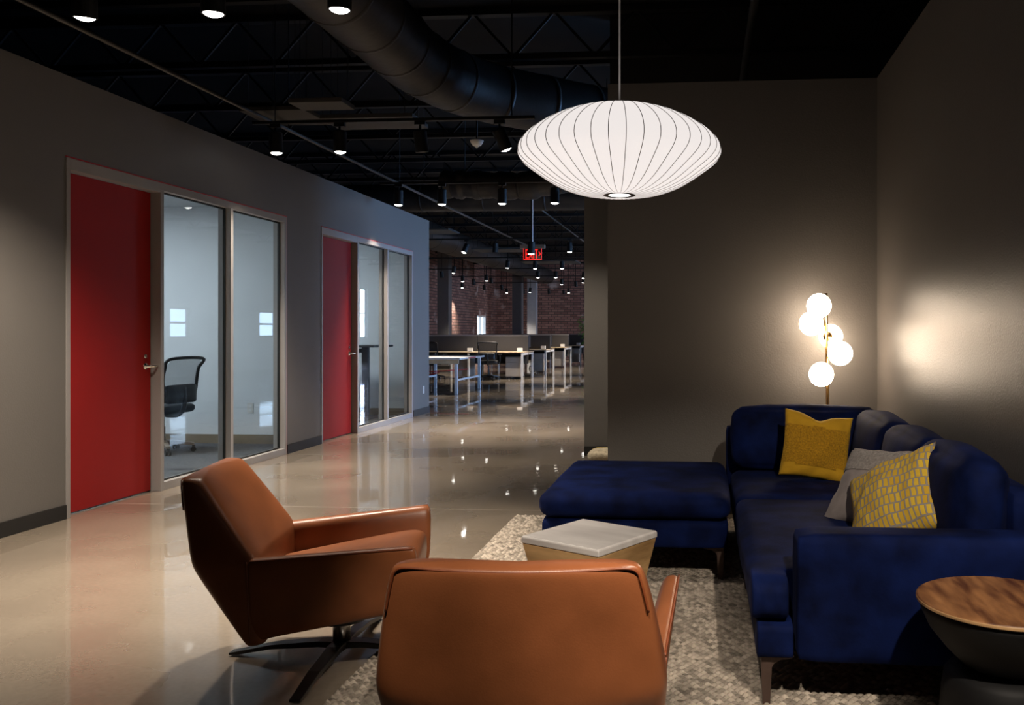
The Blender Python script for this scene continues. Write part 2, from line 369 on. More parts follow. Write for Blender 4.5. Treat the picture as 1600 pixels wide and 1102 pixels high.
# daylight windows on the right side of the far office, tall ones near the passage and small ones beyond; the rearmost two are added to light the brick end wall
wy = [(11.7, 13.8, .8, 3.0), (14.2, 16.3, .8, 3.0), (23.1, 24.1, 1.1, 2.0), (28.0, 29.2, 1.1, 2.0), (31.2, 33.4, 1.0, 3.2), (35.2, 37.4, 1.0, 3.2)]
bm = bmesh.new(); edge = [9.13] + [v for p in wy for v in p[:2]] + [39.6]
for k in range(0, len(edge), 2): box(bm, 6.0, 6.2, edge[k], edge[k + 1], 0, 4.6)
for a, b, z0, z1 in wy: box(bm, 6.0, 6.2, a, b, 0, z0); box(bm, 6.0, 6.2, a, b, z1, 4.6)
struct(obj('wall_far_right', bm, 'column_pale'), 'pale window wall of the far office')
for i, (a, b, z0, z1) in enumerate(wy):
    e = sempty('window_%d' % (i + 4), 'unseen daylit window of the far office')
    obj('pane', B(6.14, 6.16, a, b, z0, z1), 'sky_pane_small' if b - a < 2 else ('sky_pane' if a < 20 else 'added_pane_far'), e)
    bm = bmesh.new(); nm = 4 if b - a > 2 else 2
    for k in range(nm): y = a + (b - a - .06) * k / (nm - 1); box(bm, 6.05, 6.14, y, y + .06, z0, z1)
    for z in (z0, (z0 + z1) / 2 - .03, z1 - .06): box(bm, 6.05, 6.14, a, b, z, z + .06)
    obj('frame', bm, 'black_steel', e)

# ---- the two offices behind glass
def office(idx, y0, y1, label):
    X0 = -8.4
    struct(obj('floor_office_%d' % idx, B(X0, WX - .12, y0, y1, 0, .012), 'carpet'), 'charcoal carpet of the small office')
    struct(obj('ceiling_office_%d' % idx, B(X0, WX - .12, y0, y1, 2.74, 2.80), 'ceiling_tile'), 'white tile ceiling of the small office')
    struct(obj('wall_office_far_%d' % idx, B(X0, WX - .12, y1, y1 + .08, 0, 2.8), 'office_paint'), 'pale wall of the small office')
    struct(obj('wall_office_near_%d' % idx, B(X0, WX - .12, y0 - .03, y0, 0, 2.8), 'office_paint'), 'pale near wall of the small office')
    struct(obj('wall_office_side_%d' % idx, B(X0 - .1, X0, y0, y1, 0, 2.8), 'office_paint'), 'pale outer wall of the small office')
    struct(obj('baseboard_office_%d' % idx, B(X0, WX - .12, y1 - .012, y1, .012, .115), 'base_tan'), 'tan baseboard of the small office')
    t = thing('ceiling_light', label, 'light', (-6.6, (y0 + y1) / 2, 2.74), 0, 'office ceiling lights')
    obj('frame', B(-.62, .62, -.32, .32, -.02, 0), 'desk_white', t); obj('diffuser', B(-.58, .58, -.28, .28, -.026, -.02), 'office_light', t)
office(1, 5.70, 9.53, 'square ceiling light inside the first glazed office')
office(2, 9.66, 12.99, 'square ceiling light inside the second glazed office')

def handle(parent, y, x):
    h = obj('door_handle', lathe([(.027, 0), (.027, .008), (.022, .012), (.011, .014), (.011, .05)], 20), 'chrome', parent, smooth=True)
    h.location = (x, y, 1.02); h.rotation_euler = (0, R(90), 0)
    lv = tube([(0, 0, .05), (0, .03, .055), (0, .07, .055), (0, .105, .052)], [.010, .010, .009, .008], 10)
    obj('lever', lv, 'chrome', h, smooth=True)
    k = obj('key_cylinder', lathe([(.017, 0), (.017, .008), (.012, .010)], 16), 'chrome', parent, smooth=True)
    k.location = (x, y, 1.10); k.rotation_euler = (0, R(90), 0)
def unit(idx, y0, y1):
    d = sempty('door_%d' % idx, 'red flush office door with chrome lever')
    jw = .036; m1a, m1b = y0 + 1.037, y0 + 1.083; W = y1 - y0
    m2a = y0 + 2.085; m2b = m2a + .042; m3a = y1 - .046
    obj('door_panel', B(WX - .112, WX - .068, y0 + jw + .003, m1a - .014, .012, DOORTOP - .006), 'red_door', d, bevel=.002)
    handle(d, m1a - .085, WX - .068)
    obj('door_gap', B(WX - .115, WX - .09, m1a - .014, m1a, 0, DOORTOP), 'gasket', d)
    f = sempty('window_%d' % idx, 'aluminium framed sidelight beside the red door')
    D0, D1 = WX - .118, WX + .008
    obj('jamb', B(D0, D1, y0, y0 + jw, 0, FRAMETOP), 'aluminium', f, bevel=.002)
    obj('mullion', B(D0, D1, m1a, m1b, 0, FRAMETOP - .06), 'aluminium', f, bevel=.002)
    obj('mullion', B(D0, D1, m2a, m2b, .066, FRAMETOP - .06), 'aluminium', f, bevel=.002)
    obj('jamb', B(D0, D1, m3a, y1, 0, FRAMETOP), 'aluminium', f, bevel=.002)
    obj('head', B(D0, D1, y0 + jw, m1a, DOORTOP, FRAMETOP), 'aluminium', f, bevel=.002)
    obj('head', B(D0, D1, m1a, m3a, FRAMETOP - .06, FRAMETOP), 'aluminium', f, bevel=.002)
    obj('sill', B(D0, D1, m1b, m3a, 0, .066), 'aluminium', f, bevel=.002)
    for a, b in ((m1b, m2a), (m2b, m3a)):
        p = obj('pane', B(WX - .058, WX - .052, a + .004, b - .004, .07, FRAMETOP - .064), 'glass', f)
        bm = bmesh.new(); g0, g1 = WX - .066, WX - .044
        box(bm, g0, g1, a, a + .012, .066, FRAMETOP - .06); box(bm, g0, g1, b - .012, b, .066, FRAMETOP - .06)
        box(bm, g0, g1, a + .012, b - .012, .066, .078); box(bm, g0, g1, a + .012, b - .012, FRAMETOP - .072, FRAMETOP - .06)
        obj('gasket', bm, 'gasket', p)
    t = sempty('trim_%d' % idx, 'thin red edge line around the aluminium frame')
    obj('red_strip', B(WX - .002, WX + .004, y0 - .001, y1 + .014, FRAMETOP + .001, FRAMETOP + .010), 'red_edge', t)
    obj('red_strip', B(WX - .002, WX + .004, y1 + .001, y1 + .014, 0, FRAMETOP + .001), 'red_edge', t)
for i, (a, b) in enumerate(U): unit(i + 1, a, b)

def outlet(loc, rz, label):
    t = thing('outlet_plate', label, 'outlet', loc, rz)
    obj('plate', B(-.035, .035, -.006, 0, -.06, .06), 'white_plastic', t, bevel=.002)
    for z in (-.022, .022): obj('socket', B(-.016, .016, -.008, -.006, z - .014, z + .014), 'desk_white', t)
outlet((-5.19, 9.529, .42), 0, 'white wall outlet inside the first glazed office')
outlet((WX, 13.31, .38), R(90), 'white wall outlet near the far end of the taupe partition')

# ------------------------------------------------------------------ rug: woven loops as real relief
def rug():
    x0, x1, y0, y1 = -1.32, 1.12, 2.30, 5.97
    px, py = .027, .021; st = .0052
    nx, ny = int((x1 - x0) / st), int((y1 - y0) / st)
    gx = np.linspace(x0, x1, nx); gy = np.linspace(y0, y1, ny); X, Y = np.meshgrid(gx, gy)
    row = np.floor(Y / py); fy = Y / py - row; xs = X / px + .5 * (row % 2) + .55 * (fy - .5); colm = np.floor(xs); fx = xs - colm
    rnd = np.modf(np.abs(np.sin(row * 12.9898 + colm * 78.233) * 43758.5453))[0]
    h = np.sqrt(np.clip(np.sin(np.pi * fx), 0, 1)) * np.sqrt(np.clip(np.sin(np.pi * fy), 0, 1))
    Z = .004 + h * (.012 + .007 * rnd)
    ed = np.minimum.reduce([X - x0, x1 - X, Y - y0, y1 - Y]); Z *= np.clip(ed / .012, .1, 1)
    wob = np.sin(Y * 310) * .003
    Xw = np.where((X - x0 < .01) | (x1 - X < .01), X + wob, X)
    V = np.stack([Xw, Y, Z], -1).reshape(-1, 3)
    i = np.arange(nx * ny).reshape(ny, nx)
    Fq = np.stack([i[:-1, :-1], i[:-1, 1:], i[1:, 1:], i[1:, :-1]], -1).reshape(-1, 4)
    me = bpy.data.meshes.new('rug'); me.vertices.add(len(V)); me.vertices.foreach_set('co', V.ravel())
    me.loops.add(Fq.size); me.loops.foreach_set('vertex_index', Fq.ravel().astype(np.int32))
    me.polygons.add(len(Fq)); me.polygons.foreach_set('loop_start', np.arange(0, Fq.size, 4, dtype=np.int32)); me.polygons.foreach_set('loop_total', np.full(len(Fq), 4, np.int32))
    me.update(calc_edges=True)
    ca = me.color_attributes.new('Col', 'FLOAT_COLOR', 'POINT')
    t = (.45 + .85 * rnd).reshape(-1, 1); c = np.array([[.40, .345, .285]]) * t; c = np.concatenate([np.clip(c, 0, 1), np.ones_like(t)], 1)
    ca.data.foreach_set('color', c.ravel().astype(np.float32))
    tag(obj('area_rug', me, 'rug_wool', smooth=True), 'chunky woven beige wool rug under the coffee table', 'rug')
rug()

# ------------------------------------------------------------------ leather swivel chairs
def interp(tab, z):
    for (a, *p), (b, *q) in zip(tab, tab[1:]):
        if z <= b: f = (z - a) / (b - a); return [x + (y - x) * f for x, y in zip(p, q)]
    return list(tab[-1][1:])
# height: half width, rear face, front edge of the side wing
SHELL = [(.150, .298, -.235, -.215), (.168, .314, -.258, -.210), (.30, .328, -.337, -.215), (.44, .339, -.418, -.225), (.475, .340, -.434, -.230),
         (.52, .334, -.444, -.258), (.60, .319, -.458, -.312), (.68, .303, -.472, -.368), (.735, .289, -.481, -.405), (.762, .278, -.484, -.424), (.776, .258, -.477, -.442)]
def shell_ring(z):
    wd, sr, sf = interp(SHELL, z); d = sr - sf
    half = [(-wd + .004, sf), (-wd - .002, sf + d * .35), (-wd, sf + d * .80), (-wd + .012, sr + .012), (-wd + .045, sr), (-wd * .5, sr - .012)]
    pts = half + [(0, sr - .016)] + [(-x, y) for x, y in reversed(half)]
    si = sf + .004
    inner = [(wd - .020, si + .020), (wd * .72, si + .018), (wd * .35, si + .004)]
    pts += inner + [(0, si)] + [(-x, y) for x, y in reversed(inner)]
    cz = z + (.006 if z > .75 else 0)
    sag = .010 if z > .7 else (.045 if .40 < z < .5 else .02)
    return [(x, y, z - (sag * (1 - (x / wd) ** 2) if (y < sr + .02 or z > .74) else 0)) for x, y in pts]
def swivel_chair(label, loc, rz, foot_rz):
    t = thing('swivel_armchair', label, 'armchair', loc, rz, 'leather swivel chairs')
    bk = obj('backrest', loft(bmesh.new(), [shell_ring(a[0]) for a in SHELL]), 'leather', t, smooth=True, subsurf=2)
    # piping over the top edge of the back and down both wings
    e = [(-interp(SHELL, z)[0] + .012, interp(SHELL, z)[1] + .009, z) for z in (.66, .70, .735, .752)]
    top = [(x, -.477 - .016 * (1 - (x / .27) ** 2), .766 - .010 * (1 - (x / .3) ** 2)) for x in (-.245, -.16, -.08, 0, .08, .16, .245)]
    obj('piping', tube(spline(e + top + [(-x, y, z) for x, y, z in reversed(e)], 5), .003, 6), 'leather_seam', bk, smooth=True)
    for sg in (-1, 1):
        rings = []
        for f in (0, .03, .12, .35, .65, .88, .97, 1):
            s = -.238 + .598 * f; zb = .166 + .104 * f; zt = .482 + .040 * f; wo = .343 + .059 * f; wb = .312 + .044 * f
            th = .080 - .018 * f
            if f == 1: zb += .012; zt -= .012; th -= .014; wo -= .006
            r = [(wb, zb), (wb + (wo - wb) * .5, zb + (zt - zb) * .5), (wo, zt - .02), (wo - .006, zt), (wo - th * .55, zt + .002), (wo - th, zt - .015), (wo - th - .012, zb + (zt - zb) * .5), (wb - th * .8, zb)]
            rings.append([(sg * x, s, z) for x, z in r])
        ar = obj('arm', loft(bmesh.new(), rings), 'leather', t, smooth=True, subsurf=2)
        e = [(sg * (.343 + .059 * f - .0055), -.225 + .57 * f, .482 + .040 * f - .006) for f in (0, .25, .5, .75, 1)]
        obj('piping', tube(spline(e, 5), .0038, 6), 'leather_seam', ar, smooth=True)
        sm = [(sg * (interp(SHELL, z)[0] + .0005), -.236 + .02 * (.48 - z), z) for z in (.18, .25, .33, .41, .475)]
        obj('seam', tube(spline(sm, 4), .0022, 6), 'leather_seam', ar, smooth=True)
    # seat
    rings = []
    for f in (0, .04, .15, .4, .7, .88, .96, 1):
        y = -.30 + .655 * f; zt = .355 + .105 * f ** .9; zb = .20 + .085 * f; wd = .285 + .04 * f
        if f > .9: zt -= .02 * (f - .9) / .1 + .02 * (f == 1); zb += .01 * (f == 1)
        rings.append([(-wd, y, zb), (-wd, y, (zb + zt) / 2), (-wd + .01, y, zt - .02), (-wd * .6, y, zt + .008), (0, y, zt + .014), (wd * .6, y, zt + .008), (wd - .01, y, zt - .02), (wd, y, (zb + zt) / 2), (wd, y, zb)])
    obj('seat', loft(bmesh.new(), rings), 'leather', t, smooth=True, subsurf=2)
    obj('underside', loft(bmesh.new(), [[(-.29, -.22, .172), (.29, -.22, .172), (.29, -.22, .24), (-.29, -.22, .24)], [(-.30, .325, .274), (.30, .325, .274), (.30, .325, .33), (-.30, .325, .33)]]), 'leather', t, bevel=.01)
    obj('swivel_plate', lathe([(.10, .150), (.10, .185), (.06, .19)], 24), 'black_metal', t, smooth=False).location = (0, .035, 0)
    obj('column', lathe([(.034, .05), (.034, .20)], 24), 'steel', t, smooth=True).location = (0, .035, 0)
    for k in range(4):
        a = foot_rz + k * math.pi / 2
        rings = []
        for f, z, hw, ht in ((0, .052, .030, .026), (.15, .055, .029, .024), (.6, .040, .024, .018), (.92, .014, .021, .014), (1, .010, .021, .010)):
            l = .02 + .43 * f; c, s = math.cos(a), math.sin(a)
            rings.append([(l * c - q * s, l * s + q * c, z + zz) for q, zz in ((hw, -ht / 2), (hw, ht / 2), (-hw, ht / 2), (-hw, -ht / 2))])
        obj('foot', loft(bmesh.new(), rings), 'black_metal', t, bevel=.003).location = (0, .035, 0)
    return t
swivel_chair('tan leather swivel chair in profile, on bare concrete beside the rug', (-1.48, 3.345, 0), R(-90 + 14), R(-11))
swivel_chair('tan leather swivel chair seen from behind, standing on the beige rug', (-.45, 2.365, .012), R(4), R(40))

# ------------------------------------------------------------------ blue velvet sectional and ottoman
SY0, SY1, SX0, SX1 = 2.965, 5.64, .16, 1.185
sofa = thing('sectional_sofa', 'navy velvet sectional sofa along the right wall, loaded with cushions', 'sofa', (.67, 4.3, 0))
def sp(name, bm, m='velvet', parent=None, sub=0):
    bm.transform(Matrix.Translation((-.67, -4.3, 0))); return obj(name, bm, m, parent or sofa, smooth=True, subsurf=sub)
def blk(x0, x1, y0, y1, z0, z1, r, puff=(0, 0, 0), n=10, wr=0, seed=0):
    return soft((x0 + x1) / 2, (y0 + y1) / 2, (z0 + z1) / 2, (x1 - x0) / 2, (y1 - y0) / 2, (z1 - z0) / 2, r, puff, n, wr, seed)
def notch(bm, x0, k):
    """pull the part of a seat block that would run into the arm back to a narrow ear in front of it"""
    for v in bm.verts:
        f = max(0, min(1, (v.co.y - 3.14) / .05)); v.co.x = x0 + (v.co.x - x0) * (k + (1 - k) * f)
    return bm
sp('base', notch(blk(SX0 + .02, SX1, SY0 + .012, 4.44, .175, .30, .03, n=24), SX0 + .02, .125))
sp('base', blk(SX0 + .01, SX1, 4.45, SY1, .175, .30, .03))
sp('arm', blk(.315, SX1 + .005, SY0, SY0 + .17, .172, .607, .028, (0, .006, .004), wr=.002))
sp('back_frame', blk(1.075, SX1 + .01, SY0 + .17, SY1, .175, .735, .03))
sp('back_frame', blk(SX0 - .02, 1.08, SY1 - .12, SY1, .175, .70, .03))
sp('seat_cushion', notch(blk(SX0, .96, SY0 + .014, 4.45, .306, .45, .05, (.010, .008, .016), 26, .005, 3), SX0, .165))
sp('seat_cushion', blk(SX0 + .005, .96, 4.46, 5.36, .306, .45, .05, (.01, .01, .014), 14, .003, 9))
def back_cushion(cx, cy, sx, sy, h, tilt, axis, seed):
    bm = soft(0, 0, 0, sx, sy, h / 2, .06, (.035, .02, .03) if axis == 'Y' else (.02, .035, .02), 14, .006, seed)
    bm.transform(Matrix.Translation((cx, cy, .455 + h / 2)) @ Matrix.Rotation(tilt, 4, axis)); return bm
sp('back_cushion', back_cushion(.62, 5.42, .435, .10, .375, R(-6), 'X', 1))
sp('back_cushion', back_cushion(.99, 4.93, .095, .40, .365, R(9), 'Y', 4))
sp('back_cushion', back_cushion(.99, 4.17, .095, .355, .365, R(9), 'Y', 6))
sp('back_cushion', back_cushion(.995, 3.50, .088, .335, .375, R(5), 'Y', 8))
def leg(parent, x, y, dx, dy, z1=.18, ox=0, oy=0):
    """tapered bracket leg with a little gusset running dx/dy under the frame"""
    o = .018
    rings = [[(x - .012, y - .012, 0), (x + .012, y - .012, 0), (x + .012, y + .012, 0), (x - .012, y + .012, 0)],
             [(x - o, y - o, z1 - .05), (x + o, y - o, z1 - .05), (x + o, y + o, z1 - .05), (x - o, y + o, z1 - .05)],
             [(x - o, y - o, z1), (x + o, y - o, z1), (x + o, y + o, z1), (x - o, y + o, z1)]]
    bm = loft(bmesh.new(), rings)
    s = math.copysign(1, dx)
    g = [(x + s * .01, z1), (x + s * .095, z1), (x + s * .085, z1 - .008), (x + s * .045, z1 - .014), (x + s * .025, z1 - .028), (x + s * .014, z1 - .05)]
    loft(bm, [[(a, y - .016, b) for a, b in g], [(a, y + .016, b) for a, b in g]])
    bm.transform(Matrix.Translation((-ox, -oy, 0))); obj('leg', bm, 'bronze_leg', parent, bevel=.002)
for x, y, dx in ((.215, SY0 + .06, 1), (1.13, SY0 + .06, -1), (.215, 4.36, 1), (1.13, 4.36, -1), (.215, 4.53, 1), (.215, 5.57, 1), (1.13, 5.57, -1)): leg(sofa, x, y, dx, 0, ox=.67, oy=4.3)
OX, OY = -.357, 5.03
ott = thing('ottoman', 'large navy velvet ottoman in front of the taupe wall', 'ottoman', (OX, OY, 0))
def op(name, x0, x1, y0, y1, z0, z1, r, puff, n, wr):
    bm = blk(x0, x1, y0, y1, z0, z1, r, puff, n, wr, 5); bm.transform(Matrix.Translation((-OX, -OY, 0))); obj(name, bm, 'velvet', ott, smooth=True)
op('base', -.85, .125, 4.44, 5.62, .178, .325, .03, (0, 0, 0), 10, 0)
op('cushion', -.862, .135, 4.43, 5.625, .325, .462, .06, (.008, .008, .006), 16, .003)
for x, dx in ((-.80, 1), (.085, -1)):
    for y in (4.51, 5.55): leg(ott, x, y, dx, 0, ox=OX, oy=OY)

# ------------------------------------------------------------------ throw pillows
def pillow_mesh(hx, hy, T, seed, n=26, wr=.012, chop=0.0, rows=None):
    me = bmesh.new(); uvl = me.loops.layers.uv.new('UVMap'); G = {}
    for sd in (1, -1):
        for i in range(n + 1):
            for j in range(n + 1):
                a, b = -1 + 2 * i / n, -1 + 2 * j / n
                a, b = math.sin(a * math.pi / 2) * .35 + a * .65, math.sin(b * math.pi / 2) * .35 + b * .65
                x = a * hx * (1 - .07 * (1 - b * b)); y = b * hy * (1 - .07 * (1 - a * a))
                y -= chop * math.exp(-(a / .32) ** 2) * max(0, b) ** 2.5
                th = T * ((1 - a ** 2) * (1 - b ** 2)) ** .42
                nz = mnoise.noise(Vector((a * 2.2 + seed, b * 2.2, sd))) + .6 * mnoise.noise(Vector((a * 5 + seed, b * 5, sd * 2)))
                z = sd * (th + wr * nz * min(1, 3 * th / T)) + .012 * mnoise.noise(Vector((a * 1.5, b * 1.5, seed)))
                if (abs(a) > .9999 or abs(b) > .9999):
                    if sd == -1: G[(sd, i, j)] = G[(1, i, j)]; continue
                G[(sd, i, j)] = me.verts.new((x, y, z))
        for i in range(n):
            for j in range(n):
                q = [G[(sd, i, j)], G[(sd, i + 1, j)], G[(sd, i + 1, j + 1)], G[(sd, i, j + 1)]]
                try: f = me.faces.new(q if sd == 1 else q[::-1])
                except ValueError: continue
                for lp in f.loops:
                    lp[uvl].uv = (lp.vert.co.x / (2 * hx) + .5, lp.vert.co.y / (2 * hy) + .5)
                f.material_index = 0
                if rows and sd == 1 and rows[0] <= j < rows[1]: f.material_index = 1
    return me
def pillow(label, m, loc, axes, hx, hy, T, seed, band=None, wr=.012, chop=0.0):
    """axes: direction of the pillow's own x (along the bottom edge) and of its up edge"""
    ex = Vector(axes[0]).normalized(); ey = Vector(axes[1]); ey = (ey - ex * ey.dot(ex)).normalized(); ez = ex.cross(ey)
    M = Matrix((ex, ey, ez)).transposed()
    t = thing('throw_pillow', label, 'pillow', loc, 0, 'throw pillows on the sofa'); t.rotation_euler = M.to_euler()
    bm = pillow_mesh(hx, hy, T, seed, wr=wr, chop=chop)
    if band:
        b2 = bm.copy()
        dele = [f for f in b2.faces if not (band[1] <= f.calc_center_median().y / hy <= band[2] and f.calc_center_median().z > 0)]
        bmesh.ops.delete(b2, geom=dele, context='FACES')
        for v in b2.verts: v.co.z += .004; v.co.x *= 1.004
    cv = obj('cover', bm, m, t, smooth=True)
    if band: obj(band[3], b2, band[0], t, smooth=True)
    return t
pillow('mustard yellow pillow with a knitted band, propped in the sofa corner', 'mustard', (.635, 4.99, .645), ((1, .03, -.15), (.10, .34, 1)), .196, .196, .07, 2.3, ('mustard_knit', -.62, .50, 'knit_band'), chop=.035)
pillow('grey pillow with a woven stripe behind the patterned yellow one', 'grey_linen', (.745, 3.90, .605), ((.62, -.80, .08), (.55, .30, .85)), .20, .20, .075, 5.1, ('grey_boucle', .25, .85, 'woven_stripe'))
pillow('yellow and grey block patterned pillow nearest the sofa arm', 'block_fabric', (.775, 3.60, .605), ((.68, -.47, .46), (.10, .72, .58)), .215, .215, .085, 8.7)

# ------------------------------------------------------------------ coffee table: marble slab on a faceted wooden block
t = thing('coffee_table', 'faceted wooden coffee table with a white marble top', 'table', (-.49, 3.70, .013), R(-31))
h0, h1, cut = .205, .165, .085
top = [(-h0, -h0), (h0, -h0), (h0, h0), (-h0, h0)]
bm = bmesh.new(); tv = [bm.verts.new((x, y, .385)) for x, y in top]
bv = []
for x, y in top:
    sx, sy = math.copysign(1, x), math.copysign(1, y)
    a = (sx * h1, sy * (h1 - cut)); b = (sx * (h1 - cut), sy * h1)
    if sx * sy > 0: a, b = b, a
    bv += [[bm.verts.new((*q, 0)) for q in ((a, b) if sx * sy < 0 else (a, b))]]
order = []
for k in range(4):
    a, b = bv[k]
    nxt = Vector(top[(k + 1) % 4] + (0,)); 
    if (a.co - nxt).length < (b.co - nxt).length: a, b = b, a
    bv[k] = [a, b]          # a: near the previous corner, b: near the next
for k in range(4):
    bm.faces.new((tv[k], bv[k][0], bv[k][1]))
    bm.faces.new((tv[k], bv[k][1], bv[(k + 1) % 4][0], tv[(k + 1) % 4]))
bm.faces.new(tv); bm.faces.new([v for k in range(4) for v in bv[k]])
obj('body', bm, 'wood_body', t, bevel=.002)
obj('marble_top', loft(bmesh.new(), [[(x * s, y * s, z) for x, y in top] for s, z in ((.985, .385), (1.02, .388), (1.02, .410), (.995, .417))]), 'marble', t, bevel=.003)

# ------------------------------------------------------------------ round side table
t = thing('side_table', 'round side table with walnut top on a black pedestal beside the sofa arm', 'table', (.892, 2.655, .013))
obj('wood_top', lathe([(.05, .474), (.244, .474), (.25, .478), (.25, .485), (.247, .488), (.02, .488)], 64), 'walnut', t)
obj('rim', lathe([(.2505, .476), (.2515, .478), (.2515, .484), (.2505, .486)], 64, cap=False), 'oak_rim', t)
obj('bowl', lathe([(.10, .288), (.125, .30), (.17, .345), (.215, .40), (.238, .45), (.245, .474), (.05, .474)], 64), 'black_matte', t, smooth=True)
obj('pedestal', lathe([(.19, 0), (.192, .012), (.188, .10), (.178, .22), (.170, .262), (.155, .28), (.12, .288), (.10, .29)], 64), 'black_matte', t, smooth=True)

# ------------------------------------------------------------------ saucer pendant
PX_, PY_, PZ_ = -.38, 3.88, 2.115
t = thing('pendant_lamp', 'white ribbed saucer pendant lamp hanging over the coffee table', 'lamp', (PX_, PY_, PZ_))
prof = spline([(.055, 0, .200), (.15, 0, .187), (.27, 0, .150), (.37, 0, .098), (.435, 0, .044), (.456, 0, -.004), (.440, 0, -.046), (.380, 0, -.094), (.29, 0, -.152), (.20, 0, -.187), (.12, 0, -.199), (.060, 0, -.200)], 4)
NR = 40; SEG = NR * 4
rings = []
for p in prof:
    rg = []
    for k in range(SEG):
        f = (k % 4) / 4; r = p.x * (1 - .012 * math.sin(math.pi * f)); a = 2 * math.pi * k / SEG
        rg.append((r * math.cos(a), r * math.sin(a), p.z))
    rings.append(rg)
sh = obj('shade', loft(bmesh.new(), rings, cap=False), 'pendant_skin', t, smooth=True)
r0 = obj('rib', tube([(p.x * 1.002, 0, p.z) for p in prof], [.0004 + .0012 * min(1, p.x / .3) for p in prof], 5), 'pendant_rib', sh, smooth=True)
for k in range(1, NR):
    c = r0.copy(); COL.objects.link(c); c.parent = sh; c.rotation_euler = (0, 0, 2 * math.pi * k / NR)
obj('bottom_ring', lathe([(.049, -.2005), (.060, -.203), (.072, -.2022), (.072, -.199), (.049, -.199)], 40), 'pendant_ring', t, smooth=True)
obj('bulb_diffuser', lathe([(.001, -.2015), (.0495, -.2015), (.0495, -.198), (.001, -.198)], 32), 'pendant_bulb', t)
obj('top_cap', lathe([(.055, .198), (.05, .208), (.012, .212)], 32), 'white_plastic', t, smooth=True)
obj('cord', tube([(0, 0, .205), (0, 0, 2.48)], .0042, 8), 'cord_white', t, smooth=True)

# ------------------------------------------------------------------ brass floor lamp
t = thing('floor_lamp', 'brass floor lamp with five glowing opal globes behind the sofa', 'lamp', (.83, 5.96, 0))
obj('base', lathe([(.14, 0), (.14, .018), (.132, .024), (.02, .028), (.012, .04)], 40), 'brass', t, smooth=False)
obj('pole', tube([(.01, 0, .03), (.006, 0, .9), (-.003, 0, 1.56)], .0105, 14), 'brass', t, smooth=True)
for gx, gy, gz in ((-.062, -.085, 1.472), (-.105, -.02, 1.352), (.042, .100, 1.266), (.082, -.062, 1.152), (-.048, -.095, 1.012)):
    d = Vector((gx, gy, 0)); L = d.length; dn = d.normalized()
    g = obj('globe', lathe([(.082 * math.sin(math.pi * max(.02, min(.98, k / 20))), -.082 * math.cos(math.pi * k / 20)) for k in range(21)], 32), 'opal', t, smooth=True)
    g.location = (gx, gy, gz)
    p0 = Vector((0, 0, gz)); p1 = Vector((gx, gy, gz)) - dn * .079
    if (p1 - p0).dot(dn) < .012: p1 = p0 + dn * .02
    cap = lathe([(.006, -.03), (.006, -.012), (.031, -.008), (.034, 0), (.028, .012)], 24)
    cap.transform(Matrix.Translation(p1) @ dn.to_track_quat('Z', 'Y').to_matrix().to_4x4())
    obj('globe_cap', cap, 'brass', t, smooth=True)

# ------------------------------------------------------------------ textile at the passage
t = thing('floor_cushion', 'cream and mustard shaggy floor cushion peeking out past the ottoman', 'cushion', (-.86, 8.72, 0))
obj('cover', soft(0, 0, .05, .30, .16, .05, .045, (.01, .01, .015), 10, .008), 'throw_cream', t, smooth=True)
obj('fringe_band', soft(0, .10, .068, .285, .045, .036, .03, (0, 0, .006), 8, .006), 'throw_mustard', t, smooth=True)

